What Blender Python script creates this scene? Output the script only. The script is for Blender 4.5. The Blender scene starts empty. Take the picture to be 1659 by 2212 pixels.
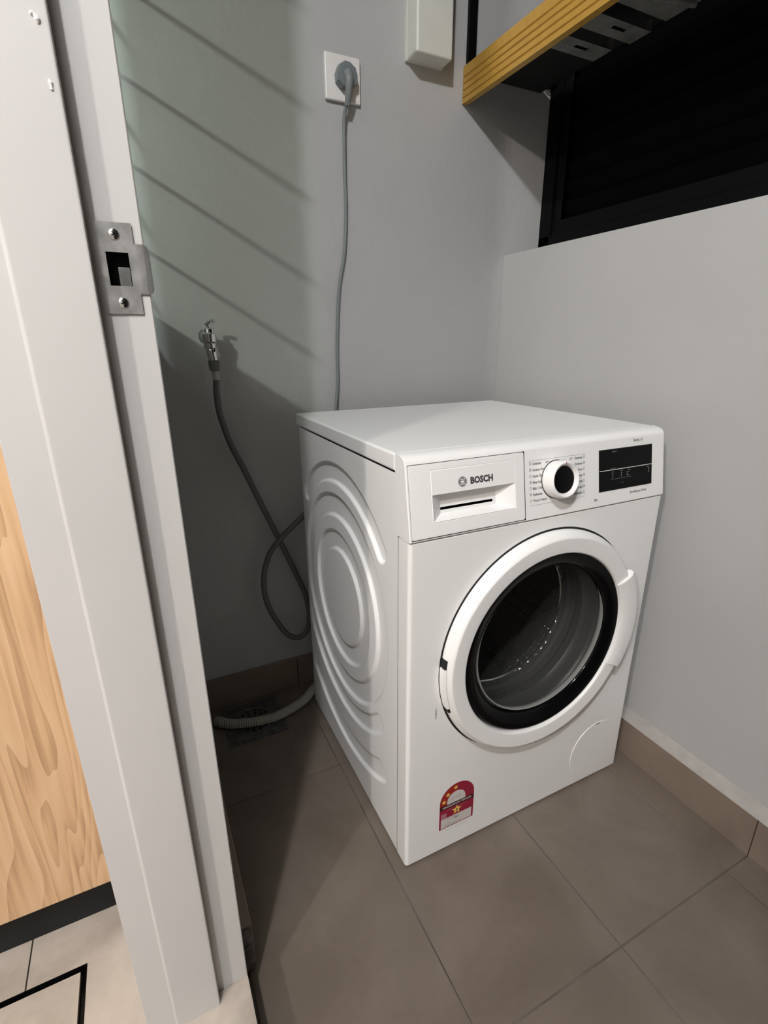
import bpy, bmesh, math, random
from mathutils import Vector, Matrix
random.seed(7)
PI = math.pi
S = bpy.context.scene
COL = S.collection

# ------------------------------------------------------------------ camera
CAM = (-0.3578, -0.6422, 1.015)
YAW, PITCH, ROLL, FPX = 0.4541, 0.3270, -0.0059, 1086.67
cd = bpy.data.cameras.new('camera')
cam = bpy.data.objects.new('camera', cd)
COL.objects.link(cam)
cd.sensor_fit = 'VERTICAL'
cd.sensor_height = 24.0
cd.lens = FPX / 2212.0 * 24.0
cd.clip_start = 0.02
_f = Vector((math.sin(YAW)*math.cos(PITCH), math.cos(YAW)*math.cos(PITCH), -math.sin(PITCH)))
_r = Vector((math.cos(YAW), -math.sin(YAW), 0))
_u = _r.cross(_f)
_r2 = _r*math.cos(ROLL) + _u*math.sin(ROLL)
_u2 = _u*math.cos(ROLL) - _r*math.sin(ROLL)
M = Matrix((( _r2.x, _u2.x, -_f.x, CAM[0]), (_r2.y, _u2.y, -_f.y, CAM[1]), (_r2.z, _u2.z, -_f.z, CAM[2]), (0, 0, 0, 1)))
cam.matrix_world = M
S.camera = cam

# ------------------------------------------------------------------ world, lamps, exposure
w = bpy.data.worlds.new('night')
S.world = w
w.use_nodes = True
w.node_tree.nodes['Background'].inputs[0].default_value = (0.10, 0.14, 0.22, 1)
w.node_tree.nodes['Background'].inputs[1].default_value = 0.012

def lamp(name, loc, power, radius, col):
    l = bpy.data.lights.new(name, 'POINT')
    l.energy = power
    l.shadow_soft_size = radius
    l.color = col
    o = bpy.data.objects.new(name, l)
    o.location = loc
    COL.objects.link(o)
    return o
lamp('kitchen_lamp', (-2.30, -1.58, 2.45), 74, 0.045, (1.0, 0.935, 0.865))     # strong ceiling lamp, far side
lamp('kitchen_lamp', (-0.95, -1.20, 2.60), 60, 0.045, (0.97, 0.985, 1.0))     # second one near the doorway
S.view_settings.view_transform = 'Standard'
S.view_settings.look = 'None'
S.view_settings.gamma = 1.0
S.view_settings.use_curve_mapping = False
S.view_settings.exposure = 0.87

# ------------------------------------------------------------------ materials
def mat(name, col, rough=0.5, metal=0.0, spec=0.5, coat=0.0, noise=None, bump=None, emit=None):
    """noise=(scale, amount, detail), bump=(scale, strength, distance)"""
    m = bpy.data.materials.new(name)
    m.use_nodes = True
    nt = m.node_tree
    b = nt.nodes['Principled BSDF']
    b.inputs['Base Color'].default_value = (*col, 1)
    b.inputs['Roughness'].default_value = rough
    b.inputs['Metallic'].default_value = metal
    b.inputs['Specular IOR Level'].default_value = spec
    b.inputs['Coat Weight'].default_value = coat
    tc = nt.nodes.new('ShaderNodeTexCoord')
    geo = nt.nodes.new('ShaderNodeNewGeometry')
    sc, am, de = noise if noise else (9.0, 0.03, 4.0)
    n = nt.nodes.new('ShaderNodeTexNoise')
    n.inputs['Scale'].default_value = sc
    n.inputs['Detail'].default_value = de
    nt.links.new(geo.outputs['Position'], n.inputs['Vector'])
    r = nt.nodes.new('ShaderNodeValToRGB')
    r.color_ramp.elements[0].position = 0.3
    r.color_ramp.elements[1].position = 0.7
    r.color_ramp.elements[0].color = tuple(max(0, c*(1-am)) for c in col) + (1,)
    r.color_ramp.elements[1].color = tuple(min(1, c*(1+am)) for c in col) + (1,)
    nt.links.new(n.outputs['Fac'], r.inputs['Fac'])
    nt.links.new(r.outputs['Color'], b.inputs['Base Color'])
    if bump:
        n2 = nt.nodes.new('ShaderNodeTexNoise')
        n2.inputs['Scale'].default_value = bump[0]
        n2.inputs['Detail'].default_value = 3
        nt.links.new(geo.outputs['Position'], n2.inputs['Vector'])
        bp = nt.nodes.new('ShaderNodeBump')
        bp.inputs['Strength'].default_value = bump[1]
        bp.inputs['Distance'].default_value = bump[2]
        nt.links.new(n2.outputs['Fac'], bp.inputs['Height'])
        nt.links.new(bp.outputs['Normal'], b.inputs['Normal'])
    return m

m_wall   = mat('wall_paint', (0.445, 0.442, 0.438), 0.5, spec=0.35, noise=(3, .03, 5), bump=(90, .18, .002))
m_wall2  = mat('wall_paint_rough', (0.445, 0.442, 0.438), 0.5, spec=0.35, noise=(3, .03, 5), bump=(38, .35, .004))
m_ceil   = mat('ceiling_paint', (0.45, 0.44, 0.43), 0.8)
m_kwall  = mat('kitchen_wall_paint', (0.30, 0.29, 0.28), 0.7)
m_cement = mat('cement_fillet', (0.36, 0.345, 0.32), 0.7, noise=(20, .12, 5), bump=(70, .4, .002))
m_grout  = mat('grout', (0.115, 0.098, 0.082), 0.8, noise=(7, .6, 3))
m_white  = mat('white_enamel', (0.88, 0.875, 0.868), 0.3, spec=0.5, noise=(2, .01, 2))
m_plast  = mat('white_plastic', (0.89, 0.885, 0.878), 0.28, spec=0.5, noise=(2, .01, 2))
m_frame  = mat('door_frame_paint', (0.56, 0.55, 0.54), 0.33, spec=0.5, noise=(5, .02, 4), bump=(26, .08, .002))
m_black  = mat('black_plastic', (0.003, 0.003, 0.0034), 0.10, spec=0.12)
m_dark   = mat('dark_void', (0.008, 0.008, 0.008), 0.8, spec=0.1)
m_gap    = mat('shadow_gap_rubber', (0.02, 0.02, 0.02), 0.7, spec=0.2)
m_alub   = mat('black_aluminium', (0.0035, 0.0035, 0.004), 0.5, spec=0.08)
m_gasket = mat('grey_rubber', (0.042, 0.042, 0.041), 0.38, spec=0.4)
m_steelp = mat('strike_plate_steel', (0.50, 0.50, 0.49), 0.38, 0.75, noise=(60, .28, 6), bump=(120, .25, .001))
m_chrome = mat('chrome', (0.72, 0.72, 0.72), 0.08, 1.0, noise=(40, .1, 2))
m_greyp  = mat('grey_cable', (0.20, 0.215, 0.22), 0.45)
m_plug   = mat('grey_plug', (0.17, 0.19, 0.20), 0.4)
m_hose   = mat('grey_hose', (0.10, 0.10, 0.098), 0.4)
m_nut    = mat('dark_grey_nut', (0.12, 0.12, 0.11), 0.5)
m_ferr   = mat('pale_ferrule', (0.42, 0.40, 0.37), 0.45)
m_corr   = mat('pale_corrugated', (0.36, 0.35, 0.30), 0.55)
m_socket = mat('socket_plastic', (0.80, 0.765, 0.74), 0.3)
m_trunk  = mat('trunking_plastic', (0.66, 0.66, 0.60), 0.4)
m_brkt   = mat('galvanised_bracket', (0.20, 0.202, 0.19), 0.5, 0.4, noise=(35, .3, 5))
m_gold   = mat('golden_rail', (0.52, 0.30, 0.055), 0.36, 0.25, noise=(60, .06, 3))
m_drain  = mat('dull_steel', (0.13, 0.13, 0.125), 0.5, 0.6, noise=(50, .3, 4))
m_ink    = mat('dark_ink', (0.05, 0.05, 0.055), 0.5)
m_ink2   = mat('grey_ink', (0.22, 0.22, 0.22), 0.5)
m_inkw   = mat('pale_ink', (0.28, 0.28, 0.28), 0.5)
m_line   = mat('silver_line', (0.65, 0.65, 0.64), 0.3)
m_maroon = mat('maroon_print', (0.30, 0.008, 0.035), 0.35)
m_dkred  = mat('dark_maroon_print', (0.055, 0.004, 0.008), 0.35)
m_red    = mat('red_print', (0.34, 0.015, 0.012), 0.35)
m_star   = mat('yellow_print', (0.85, 0.60, 0.12), 0.4)
m_paper  = mat('pale_paper', (0.66, 0.62, 0.60), 0.45)
m_pink   = mat('pink_print', (0.42, 0.20, 0.23), 0.45)
m_kick   = mat('black_kick', (0.007, 0.008, 0.009), 0.5, spec=0.25, noise=(20, .3, 4))

def tile_mat(name, c1, c2, rough=0.3):
    m = bpy.data.materials.new(name)
    m.use_nodes = True
    nt = m.node_tree
    b = nt.nodes['Principled BSDF']
    b.inputs['Roughness'].default_value = rough
    b.inputs['Specular IOR Level'].default_value = 0.45
    geo = nt.nodes.new('ShaderNodeNewGeometry')
    n = nt.nodes.new('ShaderNodeTexNoise')
    n.inputs['Scale'].default_value = 5.5
    n.inputs['Detail'].default_value = 7
    n.inputs['Distortion'].default_value = 0.9
    n2 = nt.nodes.new('ShaderNodeTexNoise')
    n2.inputs['Scale'].default_value = 60
    n2.inputs['Detail'].default_value = 5
    mx = nt.nodes.new('ShaderNodeMath')
    mx.operation = 'MULTIPLY_ADD'
    mx.inputs[1].default_value = 0.18
    nt.links.new(geo.outputs['Position'], n.inputs['Vector'])
    nt.links.new(geo.outputs['Position'], n2.inputs['Vector'])
    nt.links.new(n2.outputs['Fac'], mx.inputs[0])
    nt.links.new(n.outputs['Fac'], mx.inputs[2])
    r = nt.nodes.new('ShaderNodeValToRGB')
    r.color_ramp.elements[0].position = 0.40
    r.color_ramp.elements[1].position = 0.78
    r.color_ramp.elements[0].color = (*c1, 1)
    r.color_ramp.elements[1].color = (*c2, 1)
    nt.links.new(mx.outputs[0], r.inputs['Fac'])
    nt.links.new(r.outputs['Color'], b.inputs['Base Color'])
    return m
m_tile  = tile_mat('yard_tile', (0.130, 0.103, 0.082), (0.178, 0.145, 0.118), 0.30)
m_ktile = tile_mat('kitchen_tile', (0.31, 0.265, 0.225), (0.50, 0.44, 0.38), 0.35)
m_skirt = tile_mat('skirting_tile', (0.185, 0.142, 0.112), (0.245, 0.190, 0.150), 0.35)

def wood_mat():
    m = bpy.data.materials.new('oak_veneer')
    m.use_nodes = True
    nt = m.node_tree
    b = nt.nodes['Principled BSDF']
    b.inputs['Roughness'].default_value = 0.42
    geo = nt.nodes.new('ShaderNodeNewGeometry')
    mp = nt.nodes.new('ShaderNodeMapping')
    mp.inputs['Scale'].default_value = (4.2, 1.0, 0.55)
    mp.inputs['Location'].default_value = (0.4, 0, 0.3)
    nt.links.new(geo.outputs['Position'], mp.inputs['Vector'])
    n = nt.nodes.new('ShaderNodeTexNoise')
    n.inputs['Scale'].default_value = 1.6
    n.inputs['Detail'].default_value = 2.5
    n.inputs['Distortion'].default_value = 0.6
    nt.links.new(mp.outputs[0], n.inputs['Vector'])
    mu = nt.nodes.new('ShaderNodeMath'); mu.operation = 'MULTIPLY'; mu.inputs[1].default_value = 17
    nt.links.new(n.outputs['Fac'], mu.inputs[0])
    fr = nt.nodes.new('ShaderNodeMath'); fr.operation = 'FRACT'
    nt.links.new(mu.outputs[0], fr.inputs[0])
    mp2 = nt.nodes.new('ShaderNodeMapping')
    mp2.inputs['Scale'].default_value = (120, 120, 5)
    nt.links.new(geo.outputs['Position'], mp2.inputs['Vector'])
    n2 = nt.nodes.new('ShaderNodeTexNoise')
    n2.inputs['Scale'].default_value = 1.0
    n2.inputs['Detail'].default_value = 5
    nt.links.new(mp2.outputs[0], n2.inputs['Vector'])
    ad = nt.nodes.new('ShaderNodeMath'); ad.operation = 'MULTIPLY_ADD'; ad.inputs[1].default_value = 0.38
    nt.links.new(fr.outputs[0], ad.inputs[0])
    nt.links.new(n2.outputs['Fac'], ad.inputs[2])
    r = nt.nodes.new('ShaderNodeValToRGB')
    e = r.color_ramp.elements
    e[0].position = 0.30; e[0].color = (0.68, 0.47, 0.285, 1)
    e[1].position = 1.0;  e[1].color = (0.40, 0.24, 0.125, 1)
    x = e.new(0.72); x.color = (0.58, 0.37, 0.205, 1)
    nt.links.new(ad.outputs[0], r.inputs['Fac'])
    nt.links.new(r.outputs['Color'], b.inputs['Base Color'])
    return m
m_wood = wood_mat()

def glass_mat(name, tint, gloss=1.5, rough=0.0, edge=0.0):
    m = bpy.data.materials.new(name)
    m.use_nodes = True
    nt = m.node_tree
    nt.nodes.clear()
    out = nt.nodes.new('ShaderNodeOutputMaterial')
    t = nt.nodes.new('ShaderNodeBsdfTransparent')
    t.inputs[0].default_value = (*tint, 1)
    g = nt.nodes.new('ShaderNodeBsdfGlossy')
    g.inputs['Roughness'].default_value = rough
    fr = nt.nodes.new('ShaderNodeFresnel')
    fr.inputs[0].default_value = gloss
    mx = nt.nodes.new('ShaderNodeMixShader')
    ge = nt.nodes.new('ShaderNodeNewGeometry')          # no total reflection on the way out of the pane
    inv = nt.nodes.new('ShaderNodeMath'); inv.operation = 'SUBTRACT'; inv.inputs[0].default_value = 1.0
    mul = nt.nodes.new('ShaderNodeMath'); mul.operation = 'MULTIPLY'
    nt.links.new(ge.outputs['Backfacing'], inv.inputs[1])
    nt.links.new(fr.outputs[0], mul.inputs[0])
    nt.links.new(inv.outputs[0], mul.inputs[1])
    nt.links.new(mul.outputs[0], mx.inputs[0])
    nt.links.new(t.outputs[0], mx.inputs[1])
    nt.links.new(g.outputs[0], mx.inputs[2])
    nt.links.new(mx.outputs[0], out.inputs[0])
    return m
m_bowl  = glass_mat('door_glass', (0.75, 0.76, 0.75), 1.25, 0.03)
_nt = m_bowl.node_tree                                  # grey haze mixed into the glass to lighten the interior behind it
_o = [n for n in _nt.nodes if n.type == 'OUTPUT_MATERIAL'][0]
_prev = _o.inputs[0].links[0].from_socket
_d = _nt.nodes.new('ShaderNodeBsdfDiffuse'); _d.inputs[0].default_value = (0.55, 0.54, 0.52, 1)
_m = _nt.nodes.new('ShaderNodeMixShader'); _m.inputs[0].default_value = 0.036
_nt.links.new(_prev, _m.inputs[1]); _nt.links.new(_d.outputs[0], _m.inputs[2]); _nt.links.new(_m.outputs[0], _o.inputs[0])
m_green = glass_mat('green_tinted_glass', (0.90, 0.99, 0.95), 1.45)
m_pane  = glass_mat('window_glass', (0.5, 0.5, 0.5), 1.35)
m_rim   = mat('glass_rim', (0.30, 0.30, 0.29), 0.1, 0.2, spec=0.8)

def drum_mat():
    m = mat('perforated_steel', (0.30, 0.30, 0.295), 0.3, 0.85)
    nt = m.node_tree
    b = nt.nodes['Principled BSDF']
    geo = nt.nodes.new('ShaderNodeNewGeometry')
    v = nt.nodes.new('ShaderNodeTexVoronoi')
    v.inputs['Scale'].default_value = 75
    v.inputs['Randomness'].default_value = 0.12
    nt.links.new(geo.outputs['Position'], v.inputs['Vector'])
    r = nt.nodes.new('ShaderNodeValToRGB')
    r.color_ramp.elements[0].position = 0.14
    r.color_ramp.elements[1].position = 0.26
    r.color_ramp.elements[0].color = (0.01, 0.01, 0.01, 1)
    r.color_ramp.elements[1].color = (0.30, 0.30, 0.295, 1)
    nt.links.new(v.outputs['Distance'], r.inputs['Fac'])
    nt.links.new(r.outputs['Color'], b.inputs['Base Color'])
    bp = nt.nodes.new('ShaderNodeBump')
    bp.inputs['Strength'].default_value = 0.8
    bp.inputs['Distance'].default_value = 0.003
    nt.links.new(v.outputs['Distance'], bp.inputs['Height'])
    nt.links.new(bp.outputs['Normal'], b.inputs['Normal'])
    return m
m_drum = drum_mat()
m_drum.node_tree.nodes['Principled BSDF'].inputs['Roughness'].default_value = 0.16
m_drum.node_tree.nodes['Bump'].inputs['Strength'].default_value = 1.0
m_drum.node_tree.nodes['Bump'].inputs['Distance'].default_value = 0.008

m_deck   = mat('dark_deck', (0.02, 0.02, 0.02), 0.6, spec=0.2)
# ------------------------------------------------------------------ builders
ORG = {}
def world_org(o):
    return ORG.get(o.name, Vector((0, 0, 0)))

def link(name, me, m, parent=None, origin=None, smooth=False):
    """mesh data come in world coordinates; the origin is moved to the parent's or to `origin`"""
    o = bpy.data.objects.new(name, me)
    COL.objects.link(o)
    if m: me.materials.append(m)
    if parent is not None:
        og = world_org(parent)
        me.transform(Matrix.Translation(-og))
        o.parent = parent
        ORG[o.name] = og
    else:
        if origin is None and len(me.vertices):
            xs = [v.co for v in me.vertices]
            origin = Vector(((min(v.x for v in xs)+max(v.x for v in xs))/2, (min(v.y for v in xs)+max(v.y for v in xs))/2, min(v.z for v in xs)))
        origin = Vector(origin)
        me.transform(Matrix.Translation(-origin))
        o.location = origin
        ORG[o.name] = origin
    if smooth:
        for p in me.polygons: p.use_smooth = True
        if smooth != 'all':
            me.update()
            try:
                me.set_sharp_from_angle(angle=math.radians(35))
            except Exception:
                pass
    me.update()
    if smooth and smooth != 'all':
        wn = o.modifiers.new('weighted_normals', 'WEIGHTED_NORMAL')
        wn.keep_sharp = True
    return o

def empty(name, loc, label=None, cat=None, group=None, kind=None):
    o = bpy.data.objects.new(name, None)
    o.empty_display_size = 0.05
    o.location = loc
    COL.objects.link(o)
    ORG[o.name] = Vector(loc)
    tag(o, label, cat, group, kind)
    return o

def tag(o, label=None, cat=None, group=None, kind=None):
    if label: o['label'] = label
    if cat: o['category'] = cat
    if group: o['group'] = group
    if kind: o['kind'] = kind
    return o

def from_bm(name, bm, m, parent=None, smooth=False, origin=None):
    bmesh.ops.remove_doubles(bm, verts=bm.verts, dist=1e-6)
    bmesh.ops.recalc_face_normals(bm, faces=bm.faces)
    me = bpy.data.meshes.new(name)
    bm.to_mesh(me)
    bm.free()
    return link(name, me, m, parent, origin, smooth)

def raw(name, vs, fs, m, parent=None, smooth=False, origin=None):
    bm = bmesh.new()
    vv = [bm.verts.new(v) for v in vs]
    for f in fs:
        try: bm.faces.new([vv[i] for i in f])
        except ValueError: pass
    return from_bm(name, bm, m, parent, smooth, origin)

def bm_box(bm, x0, x1, y0, y1, z0, z1, bev=0.0, seg=2):
    r = bmesh.ops.create_cube(bm, size=1)
    for v in r['verts']:
        v.co = Vector(((x0+x1)/2 + v.co.x*(x1-x0), (y0+y1)/2 + v.co.y*(y1-y0), (z0+z1)/2 + v.co.z*(z1-z0)))
    if bev:
        es = list({e for v in r['verts'] for e in v.link_edges})
        bmesh.ops.bevel(bm, geom=es, offset=bev, segments=seg, affect='EDGES', profile=0.5)

def box(name, x0, x1, y0, y1, z0, z1, m, parent=None, bev=0.0, seg=2, kind=None):
    bm = bmesh.new()
    bm_box(bm, x0, x1, y0, y1, z0, z1, bev, seg)
    o = from_bm(name, bm, m, parent, smooth=bool(bev))
    if kind: o['kind'] = kind
    return o

def bm_lathe(bm, prof, c, axis='y', n=64, cap0=False, cap1=False, ang=(0, 2*PI)):
    """prof: list of (radius, t) along the axis; c: centre (x,y,z) where t=0"""
    full = abs(ang[1]-ang[0]-2*PI) < 1e-6
    cnt = n if full else n+1
    rings = []
    for r, t in prof:
        ring = []
        for i in range(cnt):
            a = ang[0] + (ang[1]-ang[0])*i/n
            u, v = r*math.cos(a), r*math.sin(a)
            p = {'y': (c[0]+u, c[1]+t, c[2]+v), 'z': (c[0]+u, c[1]+v, c[2]+t), 'x': (c[0]+t, c[1]+u, c[2]+v)}[axis]
            ring.append(bm.verts.new(p))
        rings.append(ring)
    for a, b in zip(rings, rings[1:]):
        for i in range(n if full else n):
            j = (i+1) % cnt
            if not full and i == n: break
            bm.faces.new((a[i], a[j], b[j], b[i]))
    if cap0: bm.faces.new(rings[0])
    if cap1: bm.faces.new(rings[-1])
    return rings

def lathe(name, prof, c, m, parent=None, axis='y', n=64, cap0=False, cap1=False, smooth=True):
    bm = bmesh.new()
    bm_lathe(bm, prof, c, axis, n, cap0, cap1)
    return from_bm(name, bm, m, parent, smooth)

def catmull(pts, k=12):
    pts = [Vector(p) for p in pts]
    P = [pts[0]*2-pts[1]] + pts + [pts[-1]*2-pts[-2]]
    out = []
    for i in range(1, len(P)-2):
        a, b, c, d = P[i-1:i+3]
        for j in range(k):
            t = j/k
            out.append(0.5*((2*b) + (c-a)*t + (2*a-5*b+4*c-d)*t*t + (3*b-a-3*c+d)*t**3))
    out.append(pts[-1])
    return out

def bm_tube(bm, path, rad, n=14, cap=True):
    """rad: number or function of (index, arclength)"""
    path = [Vector(p) for p in path]
    up = Vector((0.13, 0.21, 1)).normalized()
    rings = []
    prev = None
    L = 0
    for i, p in enumerate(path):
        t = (path[min(i+1, len(path)-1)] - path[max(i-1, 0)]).normalized()
        if i: L += (path[i]-path[i-1]).length
        if prev is None:
            s = t.cross(up)
            if s.length < 1e-3: s = t.cross(Vector((1, 0, 0)))
            s.normalize()
        else:
            s = (prev - t*prev.dot(t)).normalized()
        prev = s
        b = t.cross(s)
        r = rad(i, L) if callable(rad) else rad
        rings.append([bm.verts.new(p + (s*math.cos(2*PI*k/n) + b*math.sin(2*PI*k/n))*r) for k in range(n)])
    for a, b in zip(rings, rings[1:]):
        for k in range(n):
            bm.faces.new((a[k], a[(k+1) % n], b[(k+1) % n], b[k]))
    if cap:
        bm.faces.new(rings[0]); bm.faces.new(rings[-1])

def tube(name, path, rad, m, parent=None, n=14, cap=True):
    bm = bmesh.new()
    bm_tube(bm, path, rad, n, cap)
    return from_bm(name, bm, m, parent, smooth=True)

def grid_faces(name, us, vs, fn, m, parent=None, holes=(), smooth=False, extra=None):
    """surface fn(u,v) over break points; holes: set of (u0,u1,v0,v1) left open"""
    bm = bmesh.new()
    V = [[bm.verts.new(fn(u, v)) for v in vs] for u in us]
    for i in range(len(us)-1):
        for j in range(len(vs)-1):
            cu, cv = (us[i]+us[i+1])/2, (vs[j]+vs[j+1])/2
            if any(a < cu < b and c < cv < d for a, b, c, d in holes): continue
            bm.faces.new((V[i][j], V[i+1][j], V[i+1][j+1], V[i][j+1]))
    if extra: extra(bm)
    return from_bm(name, bm, m, parent, smooth)

def text(name, s, fn, size, m, parent, bold=0.0, align='LEFT', lift=0.0002, width=None):
    """flat lettering; fn maps local (u right, v up, lift) to a world point"""
    c = bpy.data.curves.new(name, 'FONT')
    c.body = s
    c.size = size
    c.align_x = align
    c.offset = bold
    c.resolution_u = 2
    o = bpy.data.objects.new(name+'_tmp', c)
    COL.objects.link(o)
    bpy.context.view_layer.update()
    me = bpy.data.meshes.new_from_object(o.evaluated_get(bpy.context.evaluated_depsgraph_get()))
    bpy.data.objects.remove(o)
    bpy.data.curves.remove(c)
    me.name = name
    if not len(me.vertices): return None
    sx = 1.0
    if width:
        w_ = max(v.co.x for v in me.vertices) - min(v.co.x for v in me.vertices)
        sx = width/w_
    for v in me.vertices:
        v.co = Vector(fn(v.co.x*sx, v.co.y, lift))
    me.materials.clear()
    return link(name, me, m, parent)

# ================================================================== SETTING
YB = 0.668      # back wall
XR = 0.674      # parapet face
XW = 0.800      # window plane
XL = -0.328     # yard side of the wall with the doorway
XK = -0.470     # kitchen side of it
KH = 0.070      # kitchen floor above the yard floor
ZC = 2.70
def struct(name, *a, **k):
    return box(name, *a, kind='structure', **k)

struct('wall_back', XK-0.0, 1.05, YB, YB+0.15, -0.05, ZC, m_wall2)
struct('wall_right', XR, 1.0, -2.4, YB, -0.05, 1.251, m_wall, bev=0.004)
struct('wall_right', 0.86, 1.0, -2.4, YB, 2.25, ZC, m_wall)
struct('wall_right', 0.86, 1.0, -2.4, -1.0, 1.251, 2.25, m_wall)
struct('wall_front', -3.6, 1.0, -2.5, -2.4, -0.05, ZC, m_kwall)
struct('wall_outer', -3.7, -3.6, -2.5, 2.0, -0.05, ZC, m_kwall)
struct('ceiling', -3.7, 1.05, -2.5, YB+1.4, ZC, ZC+0.1, m_ceil)
struct('wall_kitchen', -3.6, XK, 0.82, 0.9, -0.05, ZC, m_wall)
# wall with the doorway: below / beside / above the kitchen window, and the far side of the doorway
WY0, WY1, WZ0, WZ1 = 0.13, 0.63, 1.10, 2.10
struct('wall_left', XK, XL, -0.02, YB, -0.05, WZ0, m_wall)
struct('wall_left', XK, XL, -0.02, WY0, WZ0, ZC, m_wall)
struct('wall_left', XK, XL, WY1, YB, WZ0, ZC, m_wall)
struct('wall_left', XK, XL, WY0, WY1, WZ1, ZC, m_wall)
struct('wall_left', XK, XL, -2.4, -1.02, -0.05, ZC, m_wall)
struct('wall_left', XK, XL, -1.02, -0.02, 2.50, ZC, m_wall)

# window between the kitchen and the yard (its bars throw the slanting shadows)
w2 = empty('window_2', (-0.40, (WY0+WY1)/2, WZ0), kind='structure')
bm = bmesh.new()
bm_box(bm, -0.42, -0.38, WY0, WY0+0.025, WZ0, WZ1); bm_box(bm, -0.42, -0.38, WY1-0.025, WY1, WZ0, WZ1)
bm_box(bm, -0.42, -0.38, WY0, WY1, WZ0, WZ0+0.02); bm_box(bm, -0.42, -0.38, WY0, WY1, WZ1-0.025, WZ1)
from_bm('window_frame', bm, m_alub, w2)
box('pane', -0.4015, -0.3985, WY0+0.02, WY1-0.02, WZ0+0.015, WZ1-0.02, m_green, w2)
for k in range(6):
    z = 1.245 + 0.148*k
    tube('window_bar', [(-0.352, WY0, z), (-0.352, WY1, z)], 0.0046, m_alub, w2, n=8)

# ---- yard floor: grout bed and tiles of their own
fl = empty('floor', (0.15, -0.3, 0), kind='structure')
box('grout_bed', XL, XR, -2.4, YB, -0.04, -0.0016, m_grout, fl)
xs = [XL, -0.3225, -0.0225, 0.2765, 0.5765, 0.672]
ys = [-1.49, -0.89, -0.29, 0.31, YB-0.001]
for i in range(1, 5):
    for j in range(4):
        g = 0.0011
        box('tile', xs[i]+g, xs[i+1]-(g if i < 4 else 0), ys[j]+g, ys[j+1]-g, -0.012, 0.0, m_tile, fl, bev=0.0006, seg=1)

# ---- kitchen floor and doorway sill
kf = empty('floor', (-1.2, -0.6, KH), kind='structure')
box('grout_bed', -3.6, XL, -2.4, 0.82, -0.04, KH-0.012, m_grout, kf)
gx = [-3.6, -3.04, -2.44, -1.84, -1.24, -0.64, XL]
gy = [-2.35, -2.00, -1.60, -0.52, 0.62, 0.82]
TRX, TRY = (-0.756, -0.556), (-0.150, 0.050)      # floor trap opening
for i in range(6):
    for j in range(5):
        x0, x1, y0, y1 = gx[i]+.0012, gx[i+1]-(.0012 if i < 5 else 0), gy[j]+.0012, gy[j+1]-.0012
        if i in (4, 5) and j == 3:
            # tiles cut round the floor trap
            a, b = (TRX[1], x1) if i == 5 else (x0, TRX[0])
            p, q = (x0, TRX[1]) if i == 5 else (TRX[0], x1)
            bm = bmesh.new()
            vs_ = {}
            def vt(x, y, z):
                k = (round(x, 5), round(y, 5), round(z, 5))
                if k not in vs_: vs_[k] = bm.verts.new((x, y, z))
                return vs_[k]
            xx_ = sorted({x0, x1, (TRX[1] if i == 5 else TRX[0])}); yy_ = [y0, TRY[0], TRY[1], y1]
            for u in range(2):
                for v in range(3):
                    if v == 1 and p-1e-6 <= xx_[u] and xx_[u+1] <= q+1e-6: continue
                    bm.faces.new((vt(xx_[u], yy_[v], KH), vt(xx_[u+1], yy_[v], KH), vt(xx_[u+1], yy_[v+1], KH), vt(xx_[u], yy_[v+1], KH)))
            ret = bmesh.ops.extrude_face_region(bm, geom=bm.faces[:])
            for v_ in [g_ for g_ in ret['geom'] if isinstance(g_, bmesh.types.BMVert)]: v_.co.z -= .011
            from_bm('tile', bm, m_ktile, kf)
        else:
            if y0 > 0.2 and x1 > XK: x1 = XK-.001
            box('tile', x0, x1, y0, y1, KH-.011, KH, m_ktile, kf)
tr = empty('floor_trap', ((TRX[0]+TRX[1])/2, (TRY[0]+TRY[1])/2, KH), 'square tile-filled floor trap cover with a black slot round it, on the kitchen floor', 'floor drain')
bm = bmesh.new()
e_ = 0.0095
x0, x1, y0, y1 = TRX[0], TRX[1], TRY[0], TRY[1]
bm_box(bm, x0, x1, y0, y1, KH-.0118, KH-.010)
for a in ((x0, x0+.0015, y0, y1), (x1-.0015, x1, y0, y1), (x0, x1, y0, y0+.0015), (x0, x1, y1-.0015, y1)):
    bm_box(bm, a[0], a[1], a[2], a[3], KH-.010, KH-.0005)
from_bm('slot_frame', bm, m_black, tr)
box('tile_insert', x0+e_, x1-e_, y0+e_, y1-e_, KH-.010, KH-.0005, m_ktile, tr)

# ---- skirtings
bb = empty('baseboard_right', (0.66, -0.3, 0), kind='structure')
yy = [-1.5, -0.89, -0.29, 0.31, YB-0.0105]
for j in range(4):
    box('tile', 0.6475, XR, yy[j]+.0008, yy[j+1]-.0008, 0.0003, 0.0985, m_skirt, bb, bev=0.0008, seg=1)
raw('cement_ledge', [(0.6482, -1.5, .0985), (0.6482, YB-.0105, .0985), (0.6735, YB-.0105, .116), (0.6735, -1.5, .116), (0.6735, -1.5, .0985), (0.6735, YB-.0105, .0985)],
    [(0, 1, 2, 3), (0, 3, 4), (1, 5, 2), (0, 4, 5, 1), (3, 2, 5, 4)], m_cement, bb)
bk = empty('baseboard_back', (0.1, 0.66, 0), kind='structure')
xx = [-0.3085, -0.0225, 0.2765, 0.5765, 0.6465]
for j in range(4):
    box('tile', xx[j]+.0008, xx[j+1]-.0008, YB-0.010, YB-.0002, 0.0003, 0.0985, m_skirt, bk, bev=0.0008, seg=1)
bl = empty('baseboard_left', (-0.32, 0.3, 0), kind='structure')
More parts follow.
